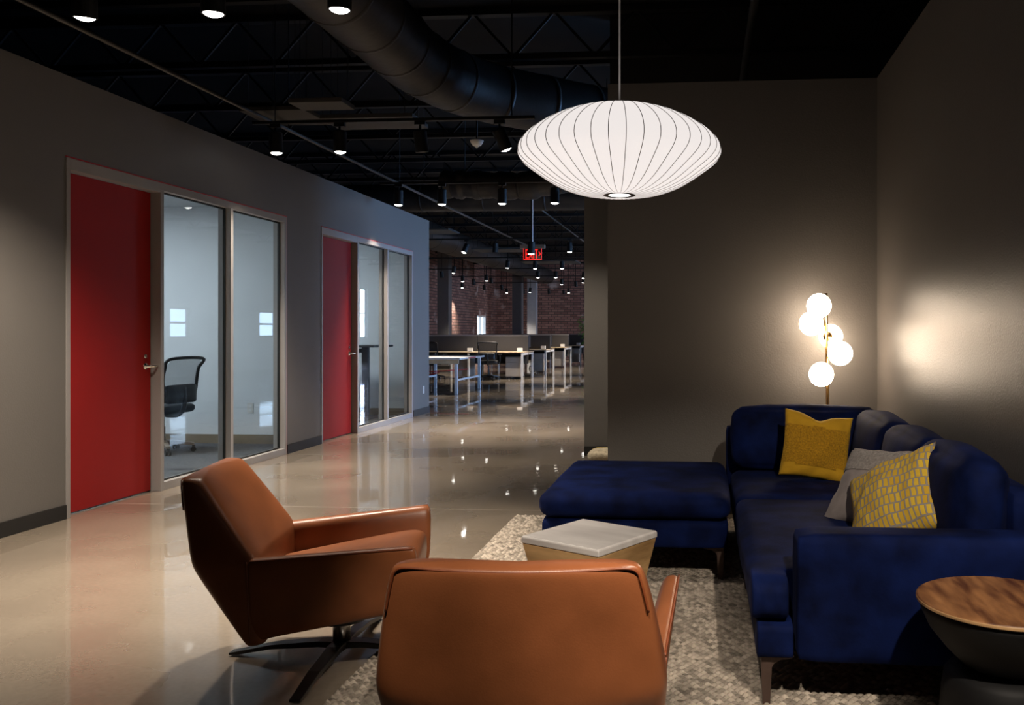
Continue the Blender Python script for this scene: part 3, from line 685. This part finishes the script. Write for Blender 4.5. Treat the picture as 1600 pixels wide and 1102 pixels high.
# ------------------------------------------------------------------ task chairs
def task_chair(label, loc, rz, base_mat='plastic_black', group=None, arms=True):
    """mesh-backed task chair facing local +Y"""
    t = thing('task_chair', label, 'chair', loc, rz, group)
    def bk(y, z): return y
    prof = [(-.20, .56), (-.225, .66), (-.225, .78), (-.25, .90), (-.31, 1.0)]
    wv = [.185, .215, .235, .235, .225]
    bm = bmesh.new(); L_, R_ = [], []
    loopp = [(-w_, y, z) for (y, z), w_ in zip(prof, wv)] + [(w_, y, z) for (y, z), w_ in reversed(list(zip(prof, wv)))]
    pts = spline(loopp + [loopp[0]], 5)
    obj('back_frame', tube(pts, .017, 8), 'plastic_black', t, smooth=True)
    bm = bmesh.new(); rows = [[Vector((w_ * a, y - .02 * (1 - a * a), z)) for a in (-1, -.5, 0, .5, 1)] for (y, z), w_ in zip(prof, wv)]
    obj('back_mesh', loft(bm, rows, cap=False, closed=False), 'chair_mesh', t, smooth=True, subsurf=1)
    obj('lumbar_pad', soft(0, -.235, .63, .20, .035, .10, .03, (0, .02, 0), 8), 'plastic_black', t, smooth=True)
    obj('spine', tube(spline([(0, -.05, .40), (0, -.20, .41), (0, -.275, .50), (0, -.27, .70)], 5), .024, 8), 'plastic_black', t, smooth=True)
    obj('seat', soft(0, .03, .47, .245, .245, .045, .04, (0, 0, .015), 10), 'mesh_black', t, smooth=True)
    for sg in ((-1, 1) if arms else ()):
        a = obj('armrest', soft(sg * .30, .02, .68, .04, .12, .014, .013, n=6), 'plastic_black', t, smooth=True)
        obj('arm_post', tube([(sg * .20, -.02, .43), (sg * .29, -.02, .45), (sg * .30, 0, .50), (sg * .30, 0, .67)], .018, 8), 'plastic_black', a, smooth=True)
    obj('column', lathe([(.028, .09), (.028, .28), (.02, .28), (.02, .43), (.09, .43), (.09, .445)], 20), 'plastic_black', t, smooth=False)
    for k in range(5):
        a = 2 * math.pi * k / 5 + .3; c, s = math.cos(a), math.sin(a)
        rings = [[(l * c - q * s, l * s + q * c, z + zz) for q, zz in ((hw, -ht), (hw, ht), (-hw, ht), (-hw, -ht))] for l, z, hw, ht in ((.02, .115, .032, .022), (.16, .105, .027, .018), (.30, .085, .021, .014))]
        l = obj('base_leg', loft(bmesh.new(), rings), base_mat, t, bevel=.004)
        cs = bmesh.new()
        for q in (-.017, .017):
            w2 = lathe([(.01, -.009), (.026, -.009), (.028, 0), (.026, .009), (.01, .009)], 14); w2.transform(Matrix.Translation((.295 * c - q * s, .295 * s + q * c, .028)) @ Matrix.Rotation(a, 4, 'Z') @ Matrix.Rotation(R(90), 4, 'X'))
            me = bpy.data.meshes.new('x'); w2.to_mesh(me); w2.free(); cs.from_mesh(me); bpy.data.meshes.remove(me)
        box(cs, .295 * c - .01, .295 * c + .01, .295 * s - .01, .295 * s + .01, .03, .075)
        obj('caster', cs, 'plastic_black', l)
    return t
task_chair('black mesh task chair behind the glass of the first office', (-5.72, 8.72, .012), R(80), 'plastic_taupe', arms=False)

# standing desk in the second office
t = thing('standing_desk', 'raised standing desk inside the second glazed office', 'desk', (-5.18, 12.2, .012))
obj('desktop', B(-.85, .55, -.38, .38, 1.06, 1.09), 'plastic_black', t, bevel=.004)
for x in (-.6, .28):
    l = obj('column', B(x - .045, x + .045, -.04, .04, .05, 1.06), 'plastic_black', t, bevel=.004)
    obj('foot', B(x - .045, x + .045, -.34, .34, 0, .045), 'plastic_black', l, bevel=.004)
obj('crossbar', B(-.6, .28, -.03, .03, .98, 1.04), 'black_steel', t)
obj('cable', tube(spline([(.05, -.3, 1.05), (.08, -.3, .9), (-.02, -.3, .75), (.02, -.3, .6), (-.12, -.25, .45), (-.1, -.1, .3)], 6), .008, 6), 'plastic_black', t, smooth=True)
obj('power_box', B(-.12, .12, -.42, -.34, 1.02, 1.06), 'desk_white', t, bevel=.004)

# ------------------------------------------------------------------ far office
for i, (x, y, m, lab) in enumerate(((-9.05, 29.6, 'column_paint', 'square taupe column by the brick side wall'), (-7.78, 35.7, 'column_paint', 'dark square column in front of the brick end wall'), (-7.66, 38.2, 'column_pale', 'pale column against the brick end wall'))):
    t = thing('column', lab, 'column', (x, y, 0)); obj('shaft', B(-.2, .2, -.2, .2, 0, 4.5), m, t, bevel=.01); obj('plinth', B(-.22, .22, -.22, .22, 0, .1), 'base_rubber', t)

def bench(y, label, first):
    xr, xl = -4.86, -9.2
    t = thing('bench_desk', label, 'desk', (xr, y, 0), 0, 'rows of bench desks')
    obj('worktop', B(xl - xr, 0, 0, .72, .715, .745), 'desk_wood', t, bevel=.003); obj('worktop', B(xl - xr, 0, .80, 1.50, .715, .745), 'desk_wood', t, bevel=.003)
    for yy in (.03, 1.44):
        for x in (-.03, -1.5, -3.0, xl - xr + .03): obj('leg', B(x - .025, x + .025, yy - .025 + .0, yy + .025, 0, .715), 'desk_white', t, bevel=.003)
    for yy in (.05, .80): obj('end_rail', B(-.05, 0, yy, yy + .64, .655, .705), 'desk_white', t, bevel=.003)
    obj('cable_tray', B(xl - xr + .1, -.1, .50, .72, .56, .66), 'plastic_black', t)
    n = 3; W = (xl - xr) / n
    for k in range(n): obj('divider_panel', B(W * (k + 1) + .01, W * k - .01, .735, .785, .40, 1.17), 'panel_fabric', t, bevel=.004)
    obj('panel_cap', B(xl - xr, 0, .725, .795, 1.17, 1.19), 'aluminium', t)
rows_y = [(22.95, 'nearest wooden bench desk of the far office'), (26.4, 'second row of bench desks in the far office'), (30.1, 'third row of bench desks in the far office'), (34.0, 'rearmost row of bench desks in the far office')]
for i, (y, lab) in enumerate(rows_y): bench(y, lab, i == 0)
def cabinet(x, y, label, group):
    t = thing('file_cabinet', label, 'cabinet', (x, y, .05), 0, group)
    obj('body', B(-.2, .2, -.02, .5, .02, .56), 'cabinet_grey', t, bevel=.006)
    for z0, z1 in ((.04, .275), (.285, .41), (.42, .545)):
        d = obj('drawer', B(-.19, .19, -.036, -.02, z0, z1), 'cabinet_grey', t, bevel=.003)
    for cx in (-.16, .16):
        for cy in (.03, .44): obj('caster', lathe([(.01, -.012), (.025, -.012), (.025, .012), (.01, .012)], 12, c=(cx, cy, -.022)), 'plastic_black', t)
row_word = ['nearest desk row', 'second desk row', 'third desk row', 'rearmost desk row']
for i, (y, _) in enumerate(rows_y):
    cabinet(-5.16, y + .12, 'grey three-drawer cabinet at the right end of the %s' % row_word[i], 'desk cabinets')
    if i == 0: cabinet(-6.55, y + .15, 'grey three-drawer cabinet left of the mesh chair in the nearest desk row', 'desk cabinets')
def power(x, y, label):
    t = thing('power_box', label, 'power box', (x, y, .745), 0, 'power boxes on the desks')
    obj('body', B(-.07, .07, -.05, .05, 0, .10), 'white_plastic', t, bevel=.006); obj('outlet_face', B(-.05, .05, -.053, -.05, .025, .08), 'desk_white', t)
for i, (y, _) in enumerate(rows_y): power(-5.03, y + .40, 'white power box at the right end of the %s' % row_word[i])
power(-6.42, rows_y[0][0] + .40, 'white power box between the two mesh chairs on the nearest desk')
power(-7.85, rows_y[0][0] + .40, 'white power box at the left of the nearest desk')
task_chair('black mesh task chair at the nearest far desk, right of the white table', (-5.75, 22.75, 0), R(8), group='chairs at the far desks')
task_chair('black mesh task chair half hidden behind the white table', (-7.25, 22.75, 0), R(-12), group='chairs at the far desks')
for y, wd in ((26.2, 'second'), (29.9, 'third')): task_chair('black mesh task chair tucked under the %s desk row' % wd, (-5.75, y - .25, 0), R(20), group='chairs at the far desks')
for i, (y, _) in enumerate(rows_y[:3]):
    t = thing('desk_monitor', 'dark monitor seen edge-on at the %s' % row_word[i], 'monitor', (-4.95, y + 1.15, .745), R(90), 'edge-on monitors')
    obj('screen', B(-.26, .26, -.015, .015, .10, .42), 'plastic_black', t, bevel=.004); obj('stand', B(-.03, .03, -.02, .02, 0, .16), 'plastic_black', t); obj('foot', B(-.10, .10, -.08, .08, 0, .012), 'plastic_black', t)
# white work table with red sticker and cords
t = thing('work_table', 'white work table with a red sticker in front of the far desks', 'table', (-5.6, 18.4, 0))
obj('tabletop', B(-.62, .60, -1.0, 1.0, .715, .755), 'desk_white', t, bevel=.006)
obj('apron', B(-.60, .56, -.96, -.93, .63, .715), 'desk_wood', t)
for x in (-.52, .50):
    for y in (-.92, .92): obj('leg', B(x - .03, x + .03, y - .03, y + .03, 0, .715), 'desk_white', t, bevel=.004)
    obj('stretcher', B(x - .012, x + .012, -.92, .92, .27, .31), 'desk_white', t)
obj('sticker', B(.600, .602, -.35, .25, .722, .750), 'red_cord', t)
for k, pts in enumerate(([(-6.6, 18.0, .30), (-6.0, 18.0, .42), (-5.5, 18.05, .46), (-5.1, 18.4, .48)], [(-6.6, 17.9, .12), (-6.1, 17.9, .30), (-5.6, 17.95, .43)])):
    tag(obj('red_cord', tube(spline(pts, 6), .012, 6), 'red_cord', smooth=True), ('long red cord slung across the legs of the white table', 'short red cord drooping to the floor by the white table')[k], 'cord')
# plant
t = thing('potted_tree', 'leafy green potted tree at the far right of the office', 'plant', (-4.42, 33.2, 0))
obj('pot', lathe([(.18, 0), (.22, .02), (.26, .45), (.24, .46), (.22, .40), (.02, .40)], 24), 'terracotta', t, smooth=False)
obj('trunk', tube([(0, 0, .35), (.02, 0, .9), (-.02, .02, 1.6)], [.03, .025, .015], 8), 'bark', t, smooth=True)
rng = random.Random(3); bm = bmesh.new()
leafm = bmesh.new()
for ring in ((0, 0, 0), ):
    vs_ = [leafm.verts.new(p) for p in ((0, 0, 0), (.05, .06, .015), (.06, .14, .01), (0, .24, -.03), (-.06, .14, .01), (-.05, .06, .015), (0, .12, -.01))]
    for a in range(6): leafm.faces.new((vs_[a], vs_[(a + 1) % 6], vs_[6]))
lm = bpy.data.meshes.new('leaf'); leafm.to_mesh(lm); leafm.free(); lm.materials.append(MATS['leaf'])
for k in range(110):
    o = bpy.data.objects.new('leaf', lm); COL.objects.link(o); o.parent = t
    a = rng.uniform(0, 6.28); rr = rng.uniform(.05, .42); zz = rng.uniform(.85, 1.95); rr *= 1 - abs(zz - 1.45) * .7
    o.location = (rr * math.cos(a), rr * math.sin(a), zz); o.rotation_euler = (rng.uniform(-.7, .5), rng.uniform(-.5, .5), a - 1.57); s = rng.uniform(.6, 1.0); o.scale = (s, s, s)

# ------------------------------------------------------------------ ceiling: joists, ducts, conduit, clouds
def joist(y, label):
    t = thing('bar_joist', label, 'joist', (-3.5, y, 4.07), 0, 'open web ceiling joists')
    obj('top_chord', B(-6, 8.5, -.05, .05, .46, .52), 'black_steel', t); obj('bottom_chord', B(-6, 8.5, -.04, .04, 0, .06), 'black_steel', t)
    bm = bmesh.new(); x = -6; up = False
    while x < 8.4:
        bar((x, 0, .03 if not up else .49), (x + .42, 0, .49 if not up else .03), .026, .026, bm); x += .42; up = not up
    obj('web', bm, 'black_steel', t)
J0 = [5.3, 7.0, 8.7, 10.4, 12.1, 13.8, 15.5, 17.2, 18.9, 20.6, 22.3, 24.0, 26.0, 28.0, 30.0, 32.5, 35.0]
ordw = ['first', 'second', 'third', 'fourth', 'fifth', 'sixth', 'seventh', 'eighth', 'ninth', 'tenth', 'eleventh', 'twelfth', 'thirteenth', 'fourteenth', 'fifteenth', 'sixteenth', 'seventeenth']
for i, y in enumerate(J0): joist(y, 'black open web joist, %s one back from the lounge' % ordw[i])
def duct(name, label, pts, r, seam=.5, wob=0.0, hang=False):
    p = spline(pts, 14)
    rad = [r * (1 + wob * math.sin(k * .9) + wob * .6 * math.sin(k * 2.1)) for k in range(len(p))]
    t = thing(name, label, 'duct', tuple(p[0])); bm = tube(p, rad, 28); bm.transform(Matrix.Translation(-p[0])); obj('skin', bm, 'duct_black', t, smooth=True)
    for k in ((len(p) // 6, len(p) // 2, len(p) * 5 // 6) if hang else ()):
        h = tube([p[k], (p[k].x, p[k].y, 4.6)], .008, 6); h.transform(Matrix.Translation(-p[0])); obj('hanger', h, 'black_steel', t)
    acc = 0
    for k in range(1, len(p) - 1):
        acc += (p[k] - p[k - 1]).length
        if acc > seam:
            acc = 0; d = (p[k + 1] - p[k - 1]).normalized() * .02
            b2 = tube([p[k] - d, p[k], p[k] + d], rad[k] * 1.018, 28); b2.transform(Matrix.Translation(-p[0])); obj('seam_band', b2, 'duct_black', t, smooth=True)
    return t
duct('air_duct', 'big round black air duct bending across the ceiling', [(-2.6, -1, 3.76), (-2.6, 3, 3.76), (-2.6, 6.5, 3.76), (-2.58, 7.7, 3.75), (-2.25, 8.6, 3.74), (-1.5, 9.35, 3.74), (-.3, 10.4, 3.74), (1.2, 11.7, 3.74)], .30, .55)
duct('flex_duct', 'wrinkled black insulated duct running across above the third row of lights', [(-3.85, 12.55, 3.48), (-3.4, 12.5, 3.46), (-2.6, 12.4, 3.42), (-1.9, 12.35, 3.50), (-1.2, 12.3, 3.40), (.2, 12.2, 3.45)], .20, .6, .07, hang=True)
duct('air_duct', 'long straight black air duct over the far desks', [(-6.6, 15.2, 3.62), (-6.6, 20, 3.62), (-6.6, 27, 3.62), (-6.6, 36, 3.62)], .32, 1.2)
duct('air_duct', 'black cross duct right behind the EXIT sign', [(-9.2, 14.7, 3.62), (-7, 14.7, 3.62), (-4, 14.7, 3.62), (-1, 14.7, 3.62)], .24, 1.0)
def pipe(label, p, q, r=.018, m='conduit'):
    t = thing('ceiling_pipe', label, 'pipe', p); d = Vector(q) - Vector(p); obj('pipe', tube([(0, 0, 0), d], r, 10), m, t, smooth=True)
    for f in (.15, .35, .55, .75, .95):
        o = obj('hanger', tube([d * f, d * f + Vector((0, 0, 4.6 - p[2]))], .006, 6), 'black_steel', t)
pipe('long conduit pipe running above the taupe partition', (-4.15, 1.0, 3.32), (-4.15, 22, 3.32))
pipe('conduit pipe above the passage between lounge and office', (-3.0, 13.0, 3.55), (-3.0, 34, 3.55), .016)
pipe('vertical-hung conduit over the right of the lounge', (.35, 3.0, 3.6), (.35, 8.6, 3.6), .03, 'black_steel')
for x, y, z, a, b, lab in ((-3.35, 7.35, 3.30, .24, .14, 'small dark ceiling panel above the first light track'), (-3.25, 8.33, 3.38, .46, .24, 'large dark ceiling panel behind the first light track'), (-4.1, 8.2, 3.42, .32, .3, 'dark ceiling panel close to the partition top'), (-5.6, 17.0, 3.32, .6, .4, 'pale edged ceiling panel over the white work table'), (-4.9, 20.9, 3.30, .7, .45, 'ceiling panel above the nearest desk row'), (-4.4, 24.6, 3.30, .8, .5, 'ceiling panel between the second and third desk rows')):
    t = thing('ceiling_panel', lab, 'ceiling panel', (x, y, z), 0, 'hanging ceiling panels'); obj('panel', B(-a, a, -b, b, -.02, .02), 'panel_dark', t, bevel=.004)
    for sx in (-1, 1):
        for sy in (-1, 1): obj('wire', tube([(sx * a * .8, sy * b * .8, .02), (sx * a * .8, sy * b * .8, 4.6 - z)], .003, 5), 'black_steel', t)
t = thing('smoke_detector', 'round white smoke detector hanging near the pendant', 'detector', (-2.36, 8.84, 3.27))
obj('dome', lathe([(.02, -.045), (.045, -.03), (.065, 0), (.07, .02), (.03, .03)], 28), 'white_plastic', t, smooth=True); obj('nub', lathe([(.006, -.06), (.012, -.055), (.012, -.04)], 14), 'white_plastic', t)
obj('stem', tube([(0, 0, .02), (0, 0, .30)], .01, 8), 'black_steel', t)
# exit sign
t = thing('exit_sign', 'hanging red EXIT sign with a right arrow over the passage', 'sign', (-2.865, 14.31, 2.50))
obj('housing', B(-.21, .21, -.035, .035, .19, .255), 'plastic_taupe', t, bevel=.004)
obj('face', B(-.155, .155, -.010, .010, 0, .19), 'exit_face', t)
bm = bmesh.new(); box(bm, -.155, .155, -.014, -.010, 0, .010); box(bm, -.155, -.149, -.014, -.010, .010, .19); box(bm, .149, .155, -.014, -.010, .010, .19)
obj('border', bm, 'exit_red', t)
def letter(strokes, ox):
    bm = bmesh.new()
    for (a, b, c, d) in strokes: bar((ox + a, -.013, b), (ox + c, -.013, d), .006, .017, bm)
    return bm
def vstroke(bm, x, z0, z1, wd=.017): box(bm, x - wd / 2, x + wd / 2, -.016, -.010, z0, z1)
def hstroke(bm, x0, x1, z, wd=.019): box(bm, x0, x1, -.016, -.010, z - wd / 2, z + wd / 2)
bm = bmesh.new(); vstroke(bm, -.112, .025, .178, .016); [hstroke(bm, -.112, -.070, z, .018) for z in (.034, .101, .169)]; obj('letter_e', bm, 'exit_red', t)
def diag(bm, x0, z0, x1, z1, wd=.017): 
    d = Vector((x1 - x0, 0, z1 - z0)).normalized(); n = Vector((-d.z, 0, d.x)) * wd / 2
    loft(bm, [[Vector((x0, y, z0)) + n, Vector((x0, y, z0)) - n, Vector((x1, y, z1)) - n, Vector((x1, y, z1)) + n] for y in (-.016, -.010)])
bm = bmesh.new(); diag(bm, -.054, .027, -.006, .176, .016); diag(bm, -.006, .027, -.054, .176, .016); obj('letter_x', bm, 'exit_red', t)
bm = bmesh.new(); vstroke(bm, .018, .025, .178, .016); obj('letter_i', bm, 'exit_red', t)
bm = bmesh.new(); vstroke(bm, .064, .025, .178, .016); hstroke(bm, .039, .089, .169, .018); obj('letter_t', bm, 'exit_red', t)
bm = bmesh.new(); diag(bm, .108, .135, .132, .10, .013); diag(bm, .108, .065, .132, .10, .013); obj('arrow', bm, 'exit_red', t)
obj('stem', tube([(0, 0, .255), (0, 0, 2.1)], .009, 8), 'white_plastic', t)

# ------------------------------------------------------------------ track lighting
def track(label, p, q):
    t = thing('light_track', label, 'light track', p); d = Vector(q) - Vector(p)
    obj('rail', bar((0, 0, 0), d, .035, .03), 'black_steel', t); obj('bright_edge', bar(Vector((0, -.0185, -.012)), d + Vector((0, -.0185, -.012)), .002, .006), 'conduit', t)
    for f in (.08, .92): obj('hanger', tube([d * f, d * f + Vector((0, 0, 4.6 - p[2]))], .006, 6), 'black_steel', t)
track('black light track over the lounge floor on the left', (-3.7, 4.38, 3.27), (-1.2, 4.38, 3.27))
track('black light track ending beside the pendant', (-4.25, 7.85, 3.27), (-1.55, 7.85, 3.27))
track('black light track in front of the wrinkled duct', (-4.3, 11.2, 3.27), (-1.0, 11.2, 3.27))
track('black light track crossing in front of the EXIT sign', (-6.2, 18.1, 3.27), (-1.2, 18.1, 3.27))
track('black light track over the lounge seats, above the viewer', (-1.2, .55, 3.27), (1.1, .55, 3.27))
for y, wd in ((22.7, 'nearest'), (26.7, 'second'), (30.4, 'third'), (34.2, 'rearmost')): track('black light track over the %s far desk row' % wd, (-9.3, y, 3.27), (-2.5, y, 3.27))
HM = {}
def spot(label, loc, aim=None, power=0, on=True, size=84, blend=1.0, group='track spotlights', color=(1, .87, .72), zt=3.255):
    """cylinder track head; loc is the middle of its open end"""
    t = thing('track_light', label, 'spotlight', loc, 0, group)
    d = (Vector(aim) - Vector(loc)).normalized() if aim else Vector((0, 0, -1))
    q = (-d).to_track_quat('Z', 'Y')
    if 'b' not in HM:
        HM['b'] = obj('head', lathe([(.050, .004), (.058, 0), (.061, .004), (.061, .19), (.052, .20), (.01, .202)], 24), 'black_steel', smooth=False); HM['on'] = obj('lens', lathe([(.001, -.016), (.022, -.013), (.040, -.006), (.050, .002), (.05, .006)], 24), 'lens_on', smooth=True)
        HM['off'] = obj('lens', lathe([(.001, .0105), (.0455, .0105), (.0455, .013), (.001, .013)], 24), 'lens_off')
    for key in ('b', 'on' if on else 'off'):
        o = bpy.data.objects.new(HM[key].name.split('.')[0], HM[key].data); COL.objects.link(o); o.parent = t; o.rotation_euler = q.to_euler()
    top = q @ Vector((0, 0, .16)); hz = zt - loc[2]
    bm = bar((top.x, top.y, top.z), (top.x, top.y, hz), .02, .012); box(bm, top.x - .05, top.x + .05, top.y - .018, top.y + .018, hz - .035, hz)
    obj('yoke', bm, 'black_steel', t)
    if on and power:
        ld = bpy.data.lights.new('spot', 'SPOT'); ld.energy = power; ld.spot_size = R(size); ld.spot_blend = blend; ld.color = color; ld.shadow_soft_size = .04
        lo = bpy.data.objects.new('spot', ld); COL.objects.link(lo); lo.parent = t; lo.location = d * .03; lo.rotation_euler = q.to_euler()
    return t
spot('black track light at the top left, nearest the partition', (-3.31, 4.38, 2.98), (-3.6, 4.9, 0), TRACK_W * 1.5, size=100)
spot('black track light at the top, second from the left', (-2.59, 4.38, 2.98), (-2.6, 4.55, 0), TRACK_W)
spot('black track light at the top in front of the big duct', (-1.90, 4.38, 2.98), (-1.95, 4.55, 0), TRACK_W)
spot('black track light left end of the track above the partition', (-4.02, 7.85, 2.98), (-3.9, 7.9, 0), TRACK_W)
spot('black track light second on the track above the partition', (-3.40, 7.85, 2.98), (-3.35, 7.9, 0), TRACK_W)
spot('unlit black track light turned away on the first track', (-2.62, 7.87, 2.97), (-2.5, 8.2, 1.0), on=False)
spot('tilted lit black track light just left of the pendant', (-1.83, 7.91, 2.99), (-.75, 8.66, .2), TRACK_W * .55, size=64)
for x, lab in ((-4.05, 'leftmost'), (-3.46, 'second'), (-2.65, 'third'), (-1.95, 'rightmost')): spot('black track light, %s on the track before the wrinkled duct' % lab, (x, 11.2, 2.98), (x - .05, 11.3, 0), TRACK_W)
spot('tilted lit track light left of the EXIT sign', (-5.10, 18.04, 2.98), (-6.0, 17.2, .6), FAR_W, group='far track spotlights')
spot('lit track light hanging in front of the EXIT sign', (-2.835, 14.05, 2.575), (-2.83, 14.06, 0), FAR_W * .4, group='far track spotlights', zt=4.6)
spot('lit track light right of the EXIT sign', (-2.83, 18.1, 2.98), (-2.83, 18.12, 0), FAR_W, group='far track spotlights')
spot('unlit track light between the tilted one and the EXIT sign', (-4.43, 18.1, 2.98), on=False, group='far track spotlights', zt=3.27)
FL = ['lit track light left of the EXIT sign and a little below it', 'lit track light directly below the EXIT sign', 'lit track light right of the EXIT sign and a little below it',
      'lit track light at the top of the taupe column by the partition', 'lit track light in the second far row, below and right of the EXIT sign', 'lit track light in the second far row, midway to the passage wall', 'upper of two lit track lights beside the passage wall edge',
      'lit track light before the brick side wall, above the bright window', 'lit track light just right of the taupe column, upper of two', 'lower of two lit track lights beside the passage wall edge', 'lit track light in the third far row, over the right desk ends',
      'lit track light just right of the taupe column, lower of two', 'tiny lit track light in front of the pale column', 'tiny lit track light before the brick end wall, right of the pale column', 'tiny lit track light in the corner of the two brick walls']
FU = ['unlit track light in front of the taupe column', 'unlit track light before the brick side wall, left of the bright window', 'unlit track light before the brick side wall, upper middle', 'unlit track light over the bright window, on its left', 'unlit track light over the bright window, on its right',
      'unlit track light near the passage wall edge', 'tiny unlit track light left of the pale column', 'tiny unlit track light right of the pale column', 'tiny unlit track light before the middle of the brick end wall']
for i, (x, y) in enumerate([(-5.19, 22.5), (-4.51, 22.85), (-3.79, 22.9), (-7.2, 24.4), (-5.18, 26.7), (-4.62, 26.7), (-3.81, 27.1), (-7.2, 28.2), (-8.09, 28.5), (-4.16, 29.6), (-5.09, 30.7), (-9.3, 32.7), (-7.47, 36.7), (-5.9, 37.4), (-8.6, 37.2)]):
    aim = (x - .5, y + .3, 0) if i % 3 == 0 else (x, y + .05, 0)
    spot(FL[i], (x, y, 2.98), aim, FAR_W if i in (0, 2, 3, 6, 8, 9, 11, 12, 13, 14) else 0, group='far lit track spotlights', size=85, zt=4.6)
for i, (x, y) in enumerate([(-8.15, 26.4), (-8.24, 30.5), (-7.41, 29.7), (-8.84, 34.3), (-8.12, 34.3), (-4.78, 32.1), (-7.98, 37.9), (-6.87, 38.0), (-6.3, 38.6)]):
    spot(FU[i], (x, y, 2.98), (x + .2, y + .5, 0), on=False, group='far unlit track spotlights', zt=4.6)
# track heads over the seats, above the viewer
spot('black track light above the viewer, aimed at the coffee table', (.82, .55, 2.98), (.30, 3.5, 0), KEY_W, size=50, blend=.35)
spot('black track light above the viewer, aimed at the nearer armchair', (-.25, .55, 2.98), (-.33, 2.3, .4), KEY_W * .6, size=36, blend=.6)
for k in list(HM.values()): bpy.data.objects.remove(k)
